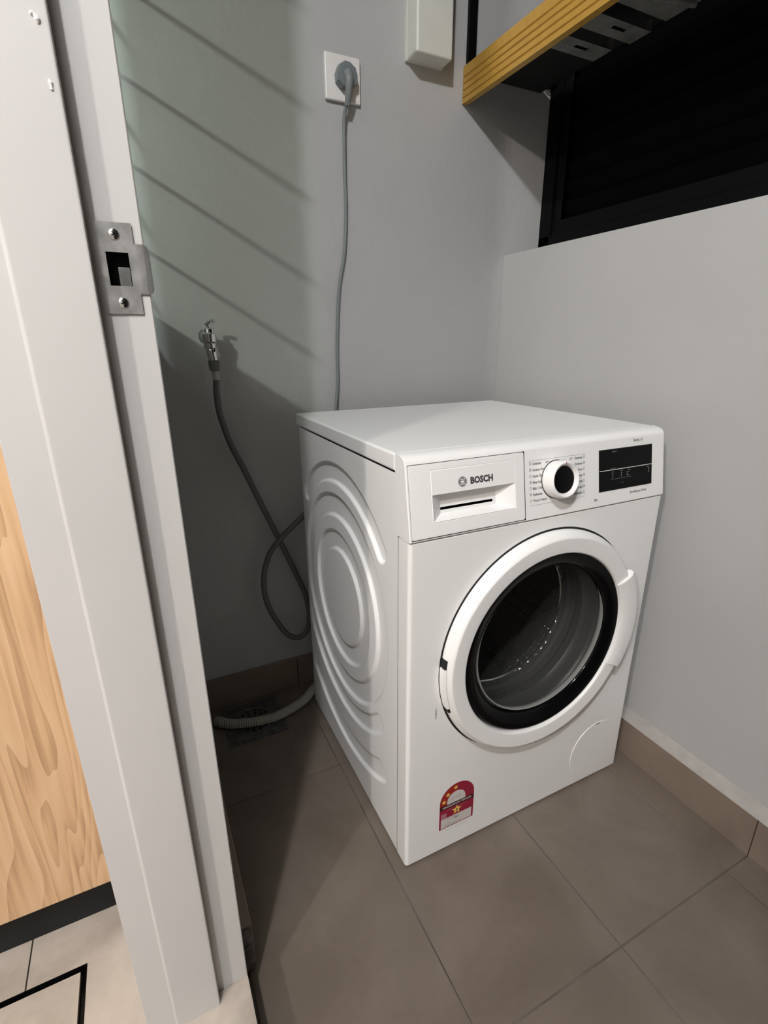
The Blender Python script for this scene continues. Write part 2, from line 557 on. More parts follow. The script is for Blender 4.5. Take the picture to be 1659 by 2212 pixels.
# broken mortar end near the door frame
rng = random.Random(3)
box('tile', XL+.0002, -0.3088, -0.030, 0.31-.001, 0.0003, 0.0985, m_skirt, bl, bev=0.0008, seg=1)
box('tile', XL+.0002, -0.3088, 0.31, YB-0.0105, 0.0003, 0.0985, m_skirt, bl, bev=0.0008, seg=1)
bm = bmesh.new()
for k in range(9):
    z0 = 0.0003 + k*0.0105
    d = 0.004 + 0.014*rng.random()
    bm_box(bm, XL+.0002, -0.3088-rng.random()*.006, -0.030-d, -0.0302, z0, z0+.0103, bev=.001, seg=1)
from_bm('mortar_end', bm, mat('old_mortar', (0.14, 0.13, 0.12), 0.8, noise=(60, .4, 5)), bl)

# ================================================================== DOOR FRAME
dr = empty('door_1', (-0.40, -0.09, KH), kind='structure')
HZ0, HZ1, HX0, HX1 = 1.0640, 1.0929, -0.3612, -0.3418     # latch hole
prof = [(-0.4698, -0.024), (-0.4698, -0.0935), (-0.4685, -0.0955), (-0.4345, -0.0985), (-0.4325, -0.1003), (-0.4305, -0.1010), (-0.3750, -0.1010), (-0.3733, -0.1003), (-0.3725, -0.0985), (-0.3725, -0.0825),
        (HX0, -0.0825), (HX1, -0.0825), (-0.3292, -0.0825), (-0.3282, -0.0817), (-0.3279, -0.0805), (-0.3279, -0.024)]
zz = [KH+.0005, HZ0, HZ1, 2.48]
us = list(range(len(prof)))
grid_faces('frame_jamb', us, zz, lambda u, z: (prof[u][0], prof[u][1], z), m_frame, dr, holes=[(10, 11, HZ0, HZ1)], smooth=True)
bm = bmesh.new()   # latch pocket
p = [(HX0, HZ0), (HX1, HZ0), (HX1, HZ1), (HX0, HZ1)]
fr_ = [bm.verts.new((a, -0.0825, b)) for a, b in p]
bk_ = [bm.verts.new((a, -0.0600, b)) for a, b in p]
for i in range(4): bm.faces.new((fr_[i], fr_[(i+1) % 4], bk_[(i+1) % 4], bk_[i]))
bm.faces.new(bk_)
from_bm('latch_pocket', bm, m_kick, dr)
box('latch_block', -0.3525, -0.3425, -0.0775, -0.062, 1.0645, 1.081, m_brkt, dr, bev=.0008)
# opposite jamb and head, out of the picture, they bound the light
box('frame_jamb', XK, XL, -1.0198, -0.96, KH+.0005, 2.48, m_frame, dr)
box('frame_head', XK, XL, -0.96, -0.102, 2.44, 2.4998, m_frame, dr)
# paint drips
for pts in (((-.3842, 1.2495, .0010), (-.3836, 1.2482, .0017), (-.3824, 1.2478, .0012), (-.3812, 1.2470, .0016), (-.3806, 1.2448, .0021), (-.3803, 1.2425, .0008)), ((-.3797, 1.2085, .0008), (-.3794, 1.2062, .0017), (-.3790, 1.2040, .0009), (-.3791, 1.2018, .0012))):
    bm = bmesh.new()
    bm_tube(bm, [(x, -.1010, z) for x, z, r in pts], lambda i, L: pts[i][2], 10)
    tag(from_bm('paint_drip', bm, m_plast, dr, smooth=True), 'small glossy white paint drip')

# strike plate
ty = -0.0840
PX0, PX1, PZ0, PZ1 = -0.3668, -0.3366, 1.0405, 1.1165
LZ0, LZ1 = 1.0580, 1.1000
def plate(name):
    bm = bmesh.new()
    us = [PX0, HX0+.0005, HX1-.0005, PX1]
    vs = [PZ0, LZ0, HZ0+.0005, HZ1-.0005, LZ1, PZ1]
    V = {}
    for i, u in enumerate(us):
        for j, v in enumerate(vs): V[i, j] = bm.verts.new((u, ty, v))
    for i in range(3):
        for j in range(5):
            if i == 1 and j == 2: continue
            bm.faces.new((V[i, j], V[i+1, j], V[i+1, j+1], V[i, j+1]))
    # lip: runs past the edge of the frame and curls away
    prev = [V[3, j] for j in (1, 2, 3, 4)]
    for k, (x, y, ins) in enumerate([(-0.3300, ty-.0002, 0), (-0.3275, ty+.0008, .0004), (-0.3255, ty+.0035, .0016), (-0.3244, ty+.0075, .0035), (-0.3238, ty+.0115, .0065)]):
        zs_ = [LZ0+ins, 1.0700, 1.0880, LZ1-ins]
        cur = [bm.verts.new((x, y, z)) for z in zs_]
        for q in range(3): bm.faces.new((prev[q], cur[q], cur[q+1], prev[q+1]))
        prev = cur
    bmesh.ops.solidify(bm, geom=bm.faces[:], thickness=-0.0012)
    return from_bm(name, bm, m_steelp, dr, smooth=True)
sp = plate('strike_plate')
tag(sp, 'scratched steel strike plate with a curled lip')
for (x, z) in ((-0.3516, 1.1068), (-0.3524, 1.0502)):
    bm = bmesh.new()
    bm_lathe(bm, [(0.0045, -0.0002), (0.0041, -0.0009), (0.0030, -0.0014), (0.0002, -0.0016)], (x, ty, z), 'y', 24)
    s = from_bm('screw', bm, m_chrome, sp, smooth=True)
    bm = bmesh.new()
    for a in (0.5, 0.5+PI/2):
        q = bmesh.ops.create_cube(bm, size=1)
        for v in q['verts']:
            lx, lz = v.co.x*.0046, v.co.z*.0010
            v.co = Vector((x+lx*math.cos(a)-lz*math.sin(a), ty-.00165+v.co.y*.0003, z+lx*math.sin(a)+lz*math.cos(a)))
    from_bm('screw_slot', bm, m_dark, sp)

# ================================================================== KITCHEN CABINET
kc = empty('kitchen_cabinet', (-0.90, 0.30, KH), 'light oak kitchen base cabinet on a black kickboard, left of the door frame', 'cabinet')
box('body', -1.25, -0.4715, 0.112, 0.66, KH+.100, KH+.885, m_wood, kc)
box('door', -1.25, -0.8665, 0.090, 0.111, KH+.102, KH+.882, m_wood, kc, bev=.001)
box('door', -0.8640, -0.4725, 0.090, 0.111, KH+.102, KH+.882, m_wood, kc, bev=.001)
box('worktop', -1.25, -0.4715, 0.080, 0.66, KH+.887, KH+.925, m_paper, kc, bev=.002)
box('kickboard', -1.25, -0.4715, 0.128, 0.142, KH+.0003, KH+.0995, m_kick, kc)

# ================================================================== WINDOW over the parapet
w1 = empty('window_1', (XW, -0.1, 1.251), kind='structure')
FZ0, FZ1, FY0, FY1 = 1.2512, 2.25, -1.0, YB-0.0005
bm = bmesh.new()
bm_box(bm, XW, XW+.06, FY1-.045, FY1, FZ0, FZ1, .002)
bm_box(bm, XW, XW+.06, FY0, FY0+.045, FZ0, FZ1, .002)
bm_box(bm, XW, XW+.06, FY0, FY1, FZ0, FZ0+.052, .002)
bm_box(bm, XW, XW+.06, FY0, FY1, FZ1-.05, FZ1, .002)
from_bm('window_frame', bm, m_alub, w1, smooth=True)
bm = bmesh.new()
bm_box(bm, XW+.008, XW+.045, FY1-.075, FY1-.046, FZ0+.053, FZ1-.051, .002)
bm_box(bm, XW+.008, XW+.045, FY0+.046, FY0+.075, FZ0+.053, FZ1-.051, .002)
bm_box(bm, XW+.008, XW+.045, FY0+.075, FY1-.075, FZ0+.053, FZ0+.088, .002)
from_bm('sash', bm, m_alub, w1, smooth=True)
bm = bmesh.new()
bm_box(bm, XW-.034, XW-.001, FY1-.028, FY1-.0005, 1.668, 2.24, .0015)
from_bm('shutter_guide', bm, m_alub, w1, smooth=True)
sl = None
for k in range(18):
    z = FZ0 + .112 + k*.0475
    if sl is None:
        bm = bmesh.new()
        pr = [(XW+.014, z+.020), (XW+.020, z+.024), (XW+.040, z-.018), (XW+.036, z-.024), (XW+.030, z-.020)]
        a = [bm.verts.new((x, FY0+.076, zz_)) for x, zz_ in pr]; b = [bm.verts.new((x, FY1-.076, zz_)) for x, zz_ in pr]
        for i in range(len(pr)): bm.faces.new((a[i], a[(i+1) % len(pr)], b[(i+1) % len(pr)], b[i]))
        bm.faces.new(a); bm.faces.new(b)
        sl = from_bm('slat', bm, mat('black_slat', (0.0016, 0.0016, 0.0022), 0.6, spec=0.04), w1)
        z_first = z
    else:
        c = sl.copy(); COL.objects.link(c); c.parent = w1
        c.location = (0, 0, z - z_first)

# ================================================================== WASHING MACHINE
wm = empty('washing_machine', (0.299, 0.30, 0.0), 'white front-loading washing machine with black-ringed round door and embossed side', 'washing machine')
DC = (0.303, 0.447)       # door centre x, z
W_, D_, ZS, ZT = 0.598, 0.575, 0.7118, 0.848

# front panel with a round opening
def front_panel():
    bm = bmesh.new()
    N = 30
    per = []
    x0, x1, z0, z1 = 0.0, W_, 0.006, ZS-.0012
    for k in range(N): per.append((k/N, 0))
    for k in range(N): per.append((1, k/N))
    for k in range(N): per.append((1-k/N, 1))
    for k in range(N): per.append((0, 1-k/N))
    def rect(ins, insz, y):
        return [bm.verts.new((x0+ins+(x1-x0-2*ins)*a, y, z0+insz+(z1-z0-2*insz)*b)) for a, b in per]
    angs = [math.atan2(z0+(z1-z0)*b-DC[1], x0+(x1-x0)*a-DC[0]) for a, b in per]
    def circ(r, y): return [bm.verts.new((DC[0]+r*math.cos(t), y, DC[1]+r*math.sin(t))) for t in angs]
    R = 0.0075
    rings = [circ(.197, .03), circ(.197, .002), circ(.199, 0.0), rect(R, .0012, 0.0)]
    for k in range(1, 6):
        t = k/5*PI/2
        rings.append(rect(R*(1-math.sin(t)), .0012*(1-math.sin(t)), R*(1-math.cos(t))))
    rings.append(rect(0, 0, 0.0375))
    for a, b in zip(rings, rings[1:]):
        for i in range(len(per)):
            j = (i+1) % len(per)
            bm.faces.new((a[i], a[j], b[j], b[i]))
    return from_bm('front_panel', bm, m_white, wm, smooth=True)
fp = front_panel()

# embossed left side panel
CY, CZ = 0.320, 0.465
def smooth01(t):
    t = max(0.0, min(1.0, t)); return t*t*(3-2*t)
def groove(y, z):
    dy, dz = y-CY, z-CZ
    r = math.hypot(dy, dz)
    th = math.degrees(math.atan2(dz, -dy))       # 0 = towards the front, 90 = up
    d = 0.0
    for (r0, r1, a0, a1) in ((.112, .157, None, None), (.190, .240, None, None), (.266, .308, 42, 138), (.258, .300, -150, -45), (.352, .402, -130, -57)):
        rc, hw = (r0+r1)/2, (r1-r0)/2
        if a0 is None:
            dist = abs(r-rc)
        else:
            mid, half = (a0+a1)/2, (a1-a0)/2
            da = (th-mid+180) % 360-180
            if abs(da) <= half: dist = abs(r-rc)
            else:
                ae = math.radians(mid + math.copysign(half, da))
                dist = math.hypot(dy+rc*math.cos(ae), dz-rc*math.sin(ae))
        v = 1-smooth01((dist-(hw-.005))/.0068)
        d = max(d, v)
    if y > 0.545: d *= max(0, 1-(y-.545)/.012)
    return d*0.0068
def side_panel():
    y0, y1, z0, z1 = 0.0400, D_, 0.006, 0.8165
    ny, nz = 290, 430
    vs, fs = [], []
    for i in range(ny+1):
        for j in range(nz+1):
            y, z = y0+(y1-y0)*i/ny, z0+(z1-z0)*j/nz
            x = groove(y, z)
            e = (y-(y1-.008))/.008
            if e > 0: x += .008*(1-math.sqrt(max(0, 1-e*e)))
            vs.append((x+.0006, y, z))
    n1 = nz+1
    for i in range(ny):
        for j in range(nz):
            a = i*n1+j
            fs.append((a, a+n1, a+n1+1, a+1))
    me = bpy.data.meshes.new('side_panel')
    me.from_pydata(vs, [], fs)
    me.update()
    return link('side_panel', me, m_white, wm, smooth='all')
side_panel()
# plain right side and rear, inner dark shell
box('side_panel', W_-.003, W_-.0006, 0.0400, D_, .006, .8165, m_white, wm)
box('rear_panel', 0.009, W_-.004, D_-.004, D_-.001, .02, .8165, m_white, wm)
box('base_frame', 0.015, W_-.006, 0.035, D_-.008, .012, .020, m_gap, wm)
for fx, fy in ((.05, .07), (W_-.05, .07), (.05, D_-.06), (W_-.05, D_-.06)):
    lathe('foot', [(.018, 0.0), (.019, .004), (.012, .006), (.010, .0119)], (fx, fy, 0.0002), m_gap, wm, axis='z', n=20, cap0=True, cap1=True)

# lid
bm = bmesh.new()
bm_box(bm, -0.0005, W_+.0005, 0.0508, 0.586, 0.8180, ZT, .0045, 3)
from_bm('lid', bm, m_white, wm, smooth=True)

# fascia: profile swept in x, open where the drawer sits
def fy(z): return -0.0025 + 0.165*(z-ZS)
TS = Vector((0, 0.165, 1)).normalized()
NS = Vector((0, -1, 0.165)).normalized()
def FP(x, z, off=0.0):
    return (x, fy(z)+NS.y*off, z+NS.z*off)
DX0, DX1, DZ0, DZ1 = 0.0035, 0.2330, 0.7155, 0.8345
def fascia():
    prof = [(.0495, ZS+.0008), (fy(ZS)+.0035, ZS+.0008), (fy(ZS)+.001, ZS+.0016), (fy(DZ0), DZ0), (fy(DZ1), DZ1), (fy(.8375)+.0006, .8378), (.0215, .8420), (.0265, .8452), (.0335, .8472), (.0415, ZT), (.0498, ZT)]
    xs_ = [0.0, .0012, DX0, .05, .10, .15, .20, DX1, .30, .40, .50, W_-.006, W_-.0022, W_-.0005, W_]
    def fn(u, v):
        x = xs_[u]; y, z = prof[v]
        # soft right/left ends
        k = {0: .0016, len(xs_)-1: .006, len(xs_)-2: .0030, len(xs_)-3: .0010}.get(u, 0)
        if 2 <= v <= 8: y += k
        return (x, y, z)
    def ends(bm):
        pass
    bm = bmesh.new()
    V = [[bm.verts.new(fn(i, j)) for j in range(len(prof))] for i in range(len(xs_))]
    for i in range(len(xs_)-1):
        for j in range(len(prof)-1):
            if DX0-1e-6 <= xs_[i] and xs_[i+1] <= DX1+1e-6 and j == 3: continue
            bm.faces.new((V[i][j], V[i+1][j], V[i+1][j+1], V[i][j+1]))
    bm.faces.new(V[0]); bm.faces.new(V[-1])
    return from_bm('control_fascia', bm, m_plast, wm, smooth=True)
fa = fascia()
# dark void behind the drawer front
bm = bmesh.new()
v1 = [bm.verts.new(FP(a, b, 0)) for a, b in ((DX0, DZ0), (DX1, DZ0), (DX1, DZ1), (DX0, DZ1))]
v2 = [bm.verts.new((a, .045, b)) for a, b in ((DX0, DZ0), (DX1, DZ0), (DX1, DZ1), (DX0, DZ1))]
for i in range(4): bm.faces.new((v1[i], v1[(i+1) % 4], v2[(i+1) % 4], v2[i]))
bm.faces.new(v2)
from_bm('drawer_bay', bm, m_gap, wm)

# detergent drawer front with handle pocket
IX0, IX1, IZ0, IZ1, PZT = 0.0445, 0.2115, 0.7395, 0.8220, 0.7835
def drawer():
    bm = bmesh.new()
    g = .0011
    ox0, ox1, oz0, oz1 = DX0+g, DX1-g, DZ0+g, DZ1-g
    r = .0035
    outer = []
    for cx, cz, a0 in ((ox1-r, oz0+r, -90), (ox1-r, oz1-r, 0), (ox0+r*.5, oz1-r*.5, 90), (ox0+r*.5, oz0+r*.5, 180)):
        rr_ = r if cx > .1 else r*.5
        for k in range(5):
            a = math.radians(a0+90*k/4)
            outer.append((cx+rr_*math.cos(a), cz+rr_*math.sin(a)))
    # inner boundary with the same count: rounded insert rectangle
    def rrect(x0, x1, z0, z1, r):
        o = []
        for cx, cz, a0 in ((x1-r, z0+r, -90), (x1-r, z1-r, 0), (x0+r, z1-r, 90), (x0+r, z0+r, 180)):
            for k in range(5):
                a = math.radians(a0+90*k/4)
                o.append((cx+r*math.cos(a), cz+r*math.sin(a)))
        return o
    n = 20
    def ring(pts, off): return [bm.verts.new(FP(x, z, off)) for x, z in pts]
    R0 = ring(outer, -.004); R1 = ring(outer, -.0004)
    R2 = ring([(x+(.0005 if x < .1 else -.0005), z+(.0005 if z < .77 else -.0005)) for x, z in outer], 0)
    R3 = ring(rrect(IX0-.0012, IX1+.0012, IZ0-.0012, IZ1+.0012, .0035), 0)
    R4 = ring(rrect(IX0-.0004, IX1+.0004, IZ0-.0004, IZ1+.0004, .003), -.0011)
    R5 = ring(rrect(IX0+.0006, IX1-.0006, IZ0+.0006, IZ1-.0006, .0025), .0004)
    for a, b in ((R0, R1), (R1, R2), (R2, R3), (R3, R4), (R4, R5)):
        for i in range(n): bm.faces.new((a[i], a[(i+1) % n], b[(i+1) % n], b[i]))
    # insert: upper plate + pocket below
    L = bm.verts.new(FP(IX0+.0006, PZT, .0004)); Rr = bm.verts.new(FP(IX1-.0006, PZT, .0004))
    # R5 order: 0-4 lower right, 5-9 upper right, 10-14 upper left, 15-19 lower left
    up = [Rr] + R5[5:15] + [L]
    bm.faces.new(up)
    # rim of the lower half, then sloping pocket walls
    bx0, bx1, bz0, bz1, dep = 0.0700, 0.1830, 0.7490, 0.7830, -.0185
    A = bm.verts.new(FP(bx0, bz0, dep)); B = bm.verts.new(FP(bx1, bz0, dep)); C_ = bm.verts.new(FP(bx1, PZT+.002, dep)); D2 = bm.verts.new(FP(bx0, PZT+.002, dep))
    left = [L, D2, A] + R5[17:20][::-1][0:0]
    bm.faces.new([L] + R5[15:18] + [A, D2])                    # left slope
    bm.faces.new(R5[17:20] + R5[0:3] + [B, A])                 # bottom slope
    bm.faces.new(R5[2:5] + [Rr, C_, B])                        # right slope
    bm.faces.new([L, D2, C_, Rr])                              # under side of the upper plate
    # back of the pocket, open slot near its foot
    sz0, sz1, sx1 = .7545, .7590, .1760
    q = [bm.verts.new(FP(x, z, dep)) for x, z in ((bx0, sz0), (sx1, sz0), (bx1, sz0), (bx0, sz1), (sx1, sz1), (bx1, sz1))]
    bm.faces.new((A, B, q[2], q[1], q[0])); bm.faces.new((q[1], q[2], q[5], q[4])); bm.faces.new((q[3], q[4], q[5], C_, D2))
    return from_bm('detergent_drawer', bm, m_plast, wm, smooth=True)
dd = drawer()
def mapF(x, z, off=0.0003):
    return lambda u, v, l: FP(x+u, z+v*TS.z, off+l)
def disc_mesh(name, x, z, r, off, m, parent, n=40, inner=0.0):
    bm = bmesh.new()
    a = [bm.verts.new(FP(x+r*math.cos(2*PI*k/n), z+r*math.sin(2*PI*k/n), off)) for k in range(n)]
    if inner:
        b = [bm.verts.new(FP(x+inner*math.cos(2*PI*k/n), z+inner*math.sin(2*PI*k/n), off)) for k in range(n)]
        for k in range(n): bm.faces.new((a[k], a[(k+1) % n], b[(k+1) % n], b[k]))
    else: bm.faces.new(a)
    return from_bm(name, bm, m, parent)
# emblem: ring with an H-shaped anchor
bm = bmesh.new()
ex, ez, er = 0.1035, 0.7985, 0.0083
def ringpoly(r0, r1, a0=0, a1=360, n=40, off=.0007):
    for k in range(n):
        t0, t1 = math.radians(a0+(a1-a0)*k/n), math.radians(a0+(a1-a0)*(k+1)/n)
        vv = [bm.verts.new(FP(ex+r*math.cos(t), ez+r*math.sin(t), off)) for r, t in ((r0, t0), (r1, t0), (r1, t1), (r0, t1))]
        bm.faces.new(vv)
def quad(x0, x1, z0, z1, off=.0007):
    bm.faces.new([bm.verts.new(FP(ex+a, ez+b, off)) for a, b in ((x0, z0), (x1, z0), (x1, z1), (x0, z1))])
ringpoly(er*.90, er)
ringpoly(er*.55, er*.88, 52, 128, 12); ringpoly(er*.55, er*.88, 232, 308, 12)
ringpoly(er*.42, er*.90, 140, 220, 14); ringpoly(er*.42, er*.90, -40, 40, 14)
quad(-er*.45, er*.45, er*.20, er*.36); quad(-er*.45, er*.45, -er*.36, -er*.20)
from_bm('emblem', bm, m_ink2, dd)
text('lettering', 'BOSCH', mapF(.1185, .7935), .0150, m_ink, dd, bold=.0007, lift=.0005, width=.0455)

# programme print round the knob
KX, KZ = 0.3045, 0.7790
printed = []
def pr(s, x, z, size=.0058, m=m_ink2, align='LEFT', bold=0.0, name='lettering'):
    return text(name, s, mapF(x, z), size, m, fa, bold=bold, align=align)
rowsL = [('Cottons', '60°'), ('Cotton Eco', '40°'), ('Super Quick 15/30', ''), ('Easy-Care', '40°'), ('Mix / Dark', '40°'), ('Delicates', '30°'), ('Wool / Hand', '')]
rowsR = [('60°', 'Cottons'), ('40°', 'Cottons'), ('30°', 'Easy-Care'), ('', 'Hygiene'), ('', 'Rinse'), ('', 'Spin / Drain'), ('90°', 'Intensive')]
zt, zb = 0.8165, 0.7420
for k, (a, b) in enumerate(rowsL):
    z = .8095 - k*.01075
    pr(a, .2500, z, bold=.00022)
    if b: pr(b, .2700+.010, z, bold=.0001)
for k, (a, b) in enumerate(rowsR):
    z = .8095 - k*.01075
    if a: pr(a, .3330+.004, z, bold=.0001)
    pr(b, .3720-.0035, z, align='RIGHT', bold=.00022)
bm = bmesh.new()
def fq(x0, x1, z0, z1, off=.0003): bm.faces.new([bm.verts.new(FP(a, b, off)) for a, b in ((x0, z0), (x1, z0), (x1, z1), (x0, z1))])
fq(.2420, .3000, zt, zt+.0004); fq(.3060, .3760, zt, zt+.0004); fq(.2420, .3000, zb-.0035, zb-.0031); fq(.3090, .3760, zb-.0035, zb-.0031)
fq(.2830, .2960, .8115, .8118); fq(.3110, .3300, .8115, .8118); fq(.2870, .2990, .7455, .7458)
fq(.3018, .3040, zt-.0006, zt+.0010)
# small programme symbols, left and right columns
for k in range(7):
    z = .8095 - k*.01075
    for x in (.2432, .3712):
        fq(x, x+.0038, z, z+.0006); fq(x, x+.0038, z+.0042, z+.0048); fq(x, x+.0006, z, z+.0048); fq(x+.0032, x+.0038, z, z+.0048)
        if k % 2: fq(x+.0012, x+.0026, z+.0014, z+.0034)
tag(from_bm('programme_marks', bm, m_ink2, fa), kind='stuff')
pr('Serie | 4', .5040, .8280, .0078, bold=.0002)
pr('EcoSilence Drive', .4960, .7285, .0068, bold=.0002)
pr('8kg', .3985, .7255, .0065, bold=.0002)

# knob
kn = bmesh.new()
def KP(r, a, off): return FP(KX+r*math.cos(a), KZ+r*math.sin(a), off)
def klathe(prof, m, name, parent, cap=False, n=56):
    bm = bmesh.new(); rings = []
    for r, off in prof: rings.append([bm.verts.new(KP(r, 2*PI*k/n, off)) for k in range(n)])
    for a, b in zip(rings, rings[1:]):
        for i in range(n): bm.faces.new((a[i], a[(i+1) % n], b[(i+1) % n], b[i]))
    if cap: bm.faces.new(rings[-1])
    return from_bm(name, bm, m, parent, smooth=True)
kn.free()
klathe([(.0345, .0002), (.0345, .0006)], m_gap, 'knob_gap', wm, cap=True)
kb = klathe([(.0330, .0003), (.0335, .006), (.0332, .018), (.0322, .0235), (.0300, .0252), (.0275, .0245), (.0250, .0215), (.0238, .0180)], m_plast, 'knob', wm)
klathe([(.0242, .0182), (.0236, .0196), (.020, .0205), (.010, .0210), (.001, .0211)], m_black, 'knob_face', kb, cap=True)
bm = bmesh.new()
bm.faces.new([bm.verts.new(FP(KX+a, KZ+b, .0256)) for a, b in ((-.0010, .0270), (.0010, .0270), (.0010, .0315), (-.0010, .0315))])
tag(from_bm('pointer_mark', bm, m_pink, kb), 'small pink pointer line')

# display
LX0, LX1, LZ0_, LZ1_ = 0.4115, 0.5580, 0.7405, 0.8190
bm = bmesh.new()
vf = [bm.verts.new(FP(a, b, .0010)) for a, b in ((LX0+.0004, LZ0_+.0004), (LX1-.0004, LZ0_+.0004), (LX1-.0004, LZ1_-.0004), (LX0+.0004, LZ1_-.0004))]
vb = [bm.verts.new(FP(a, b, .0)) for a, b in ((LX0, LZ0_), (LX1, LZ0_), (LX1, LZ1_), (LX0, LZ1_))]
bm.faces.new(vf)
for i in range(4): bm.faces.new((vf[i], vf[(i+1) % 4], vb[(i+1) % 4], vb[i]))
dp = from_bm('display', bm, m_black, wm)
bm = bmesh.new()
fq(LX0+.001, LX1-.001, .7790, .7803, .0012)
from_bm('display_line', bm, m_line, dp)
def dpt(s, x, z, size): text('lettering', s, mapF(x, z, .0012), size, m_inkw, dp)
dpt('Reload', .4450, .8125, .0042); dpt('SpeedPerfect', .4420, .7815, .0026)
for k, s in enumerate(('min', '1400', 'Rinse')): dpt(s, .4440+.022*k, .7745, .0036)
dpt('Start', .5420, .7745, .0040); dpt('3 sec.', .4700, .7520, .0030)
bm = bmesh.new()
for x0, x1, z0, z1 in ((.4450, .4490, .7650, .7720), (.4690, .4730, .7650, .7720), (.4850, .4935, .7650, .7720), (.5465, .5510, .7650, .7725)):
    fq(x0, x1, z0, z0+.0006, .0012); fq(x0, x1, z1-.0006, z1, .0012); fq(x0+.0015, x0+.0024, z0, z1, .0012)
fq(.4420, .4990, .7615, .7619, .0012)
tag(from_bm('display_symbols', bm, m_inkw, dp), kind='stuff')

# ---- door
dn = empty('door', (0, 0, 0)); dn.parent = wm; dn.location = (0, 0, 0); ORG[dn.name] = world_org(wm)
COL.objects.unlink(dn); bpy.data.objects.remove(dn)
cx, cz = DC
door = lathe('door', [(.2365, .0000), (.2365, -.0060), (.2345, -.0130), (.2290, -.0205), (.2262, -.0226), (.2240, -.0232), (.1985, -.0212), (.1965, -.0205), (.1952, -.0190), (.1940, -.0160), (.1935, -.0050)], (cx, -.0008, cz), m_plast, wm, n=128)
# dark shadow gap round the door
lathe('door_gap', [(.2405, -.0004), (.2340, -.0006), (.2340, -.0003)], (cx, 0, cz), m_gap, wm, n=96)
lathe('black_ring', [(.1940, -.0140), (.1915, -.0165), (.1860, -.0165), (.1740, -.0125), (.1660, -.0070), (.1625, -.0020), (.1620, .0060)], (cx+.002, 0, cz+.002), m_black, door, n=128)
lathe('glass_rim', [(.1628, -.0030), (.1612, -.0052), (.1592, -.0040), (.1585, .0000), (.1600, .0050)], (cx+.004, 0.002, cz+.006), m_rim, door, n=128)
lathe('glass_bowl', [(.1600, -.0010), (.1570, .006), (.1520, .030), (.1440, .060), (.1300, .088), (.1050, .108), (.070, .119), (.035, .123), (.001, .124)], (cx+.004, 0.002, cz+.006), m_bowl, door, n=96)
# handle: a sector of the ring standing proud
def handle():
    bm = bmesh.new()
    n = 26
    pr = [(.1945, -.015), (.1955, -.0215), (.1990, -.0250), (.2120, -.0282), (.2290, -.0285), (.2380, -.0262), (.2425, -.0220), (.2438, -.0160), (.2420, -.0100)]
    rings = []
    for k in range(n+1):
        a = math.radians(-28 + 57*k/n)
        e = 0
        if k == 0: e = .0
        bulge = 0.0045*math.sin(PI*k/n)
        rings.append([bm.verts.new((cx+(r+(bulge if r > .22 else 0))*math.cos(a), y, cz+(r+(bulge if r > .22 else 0))*math.sin(a))) for r, y in pr])
    for a, b in zip(rings, rings[1:]):
        for i in range(len(pr)-1): bm.faces.new((a[i], a[i+1], b[i+1], b[i]))
    bm.faces.new(rings[0]); bm.faces.new(rings[-1])
    bmesh.ops.bevel(bm, geom=[e for e in bm.edges if all(v in rings[0] or v in rings[-1] for v in e.verts) and len(e.link_faces) == 2], offset=.0012, segments=2, affect='EDGES')
    return from_bm('handle', bm, m_plast, door, smooth=True)
handle()
# hinge cover on the left edge of the door
bm = bmesh.new()
for a0, a1 in ((176, 197),):
    n = 10; rings = []
    for k in range(n+1):
        a = math.radians(a0+(a1-a0)*k/n)
        rings.append([bm.verts.new((cx+r*math.cos(a), y, cz+r*math.sin(a))) for r, y in ((.2345, -.001), (.2392, -.001), (.2392, -.0135), (.2345, -.0165))])
    for a, b in zip(rings, rings[1:]):
        for i in range(3): bm.faces.new((a[i], a[i+1], b[i+1], b[i]))
    bm.faces.new(rings[0]); bm.faces.new(rings[-1])
from_bm('hinge_cover', bm, m_plast, door, smooth=True)
for a0, a1 in ((171.5, 175.8), (197.2, 199.8)):
    bm = bmesh.new()
    rings = []
    for k in range(5):
        a = math.radians(a0+(a1-a0)*k/4)
        rings.append([bm.verts.new((cx+r*math.cos(a), y, cz+r*math.sin(a))) for r, y in ((.2345, -.001), (.2378, -.001), (.2378, -.0125), (.2340, -.0150))])
    for a, b in zip(rings, rings[1:]):
        for i in range(3): bm.faces.new((a[i], a[i+1], b[i+1], b[i]))
    bm.faces.new(rings[0]); bm.faces.new(rings[-1])
    from_bm('hinge_gap', bm, m_gap, door)

# ---- inside: rubber seal and drum
lathe('door_seal', [(.1975, .004), (.1965, .030), (.1900, .040), (.1780, .046), (.1700, .058), (.1720, .075), (.1820, .086), (.1800, .100), (.1740, .106), (.1730, .114), (.1740, .126), (.2000, .132)], (cx, 0, cz), m_gasket, wm, n=96)
dm = lathe('drum', [(.1690, .118), (.1720, .114), (.1900, .122), (.2350, .142), (.2400, .155), (.2400, .455), (.2350, .470), (.1200, .478), (.001, .482)], (cx, 0, cz), m_drum, wm, n=96)
lathe('drum_rim', [(.1665, .1165), (.1640, .1185), (.1640, .1205), (.1665, .1225), (.1690, .1205), (.1690, .1185), (.1665, .1165)], (cx, 0, cz), m_chrome, dm, n=96)
for k in range(3):
    a = math.radians(40+120*k)
    bm = bmesh.new()
    rings = []
    for y, h in ((.165, .004), (.19, .050), (.40, .050), (.445, .010)):
        ring = []
        for da, rr_ in ((-.16, .239), (-.06, .239-h*.9), (.06, .239-h*.9), (.16, .239)):
            ring.append(bm.verts.new((cx+rr_*math.cos(a+da), y, cz+rr_*math.sin(a+da))))
        rings.append(ring)
    for p_, q_ in zip(rings, rings[1:]):
        for i in range(3): bm.faces.new((p_[i], p_[i+1], q_[i+1], q_[i]))
    from_bm('drum_paddle', bm, m_gasket, dm, smooth=True)

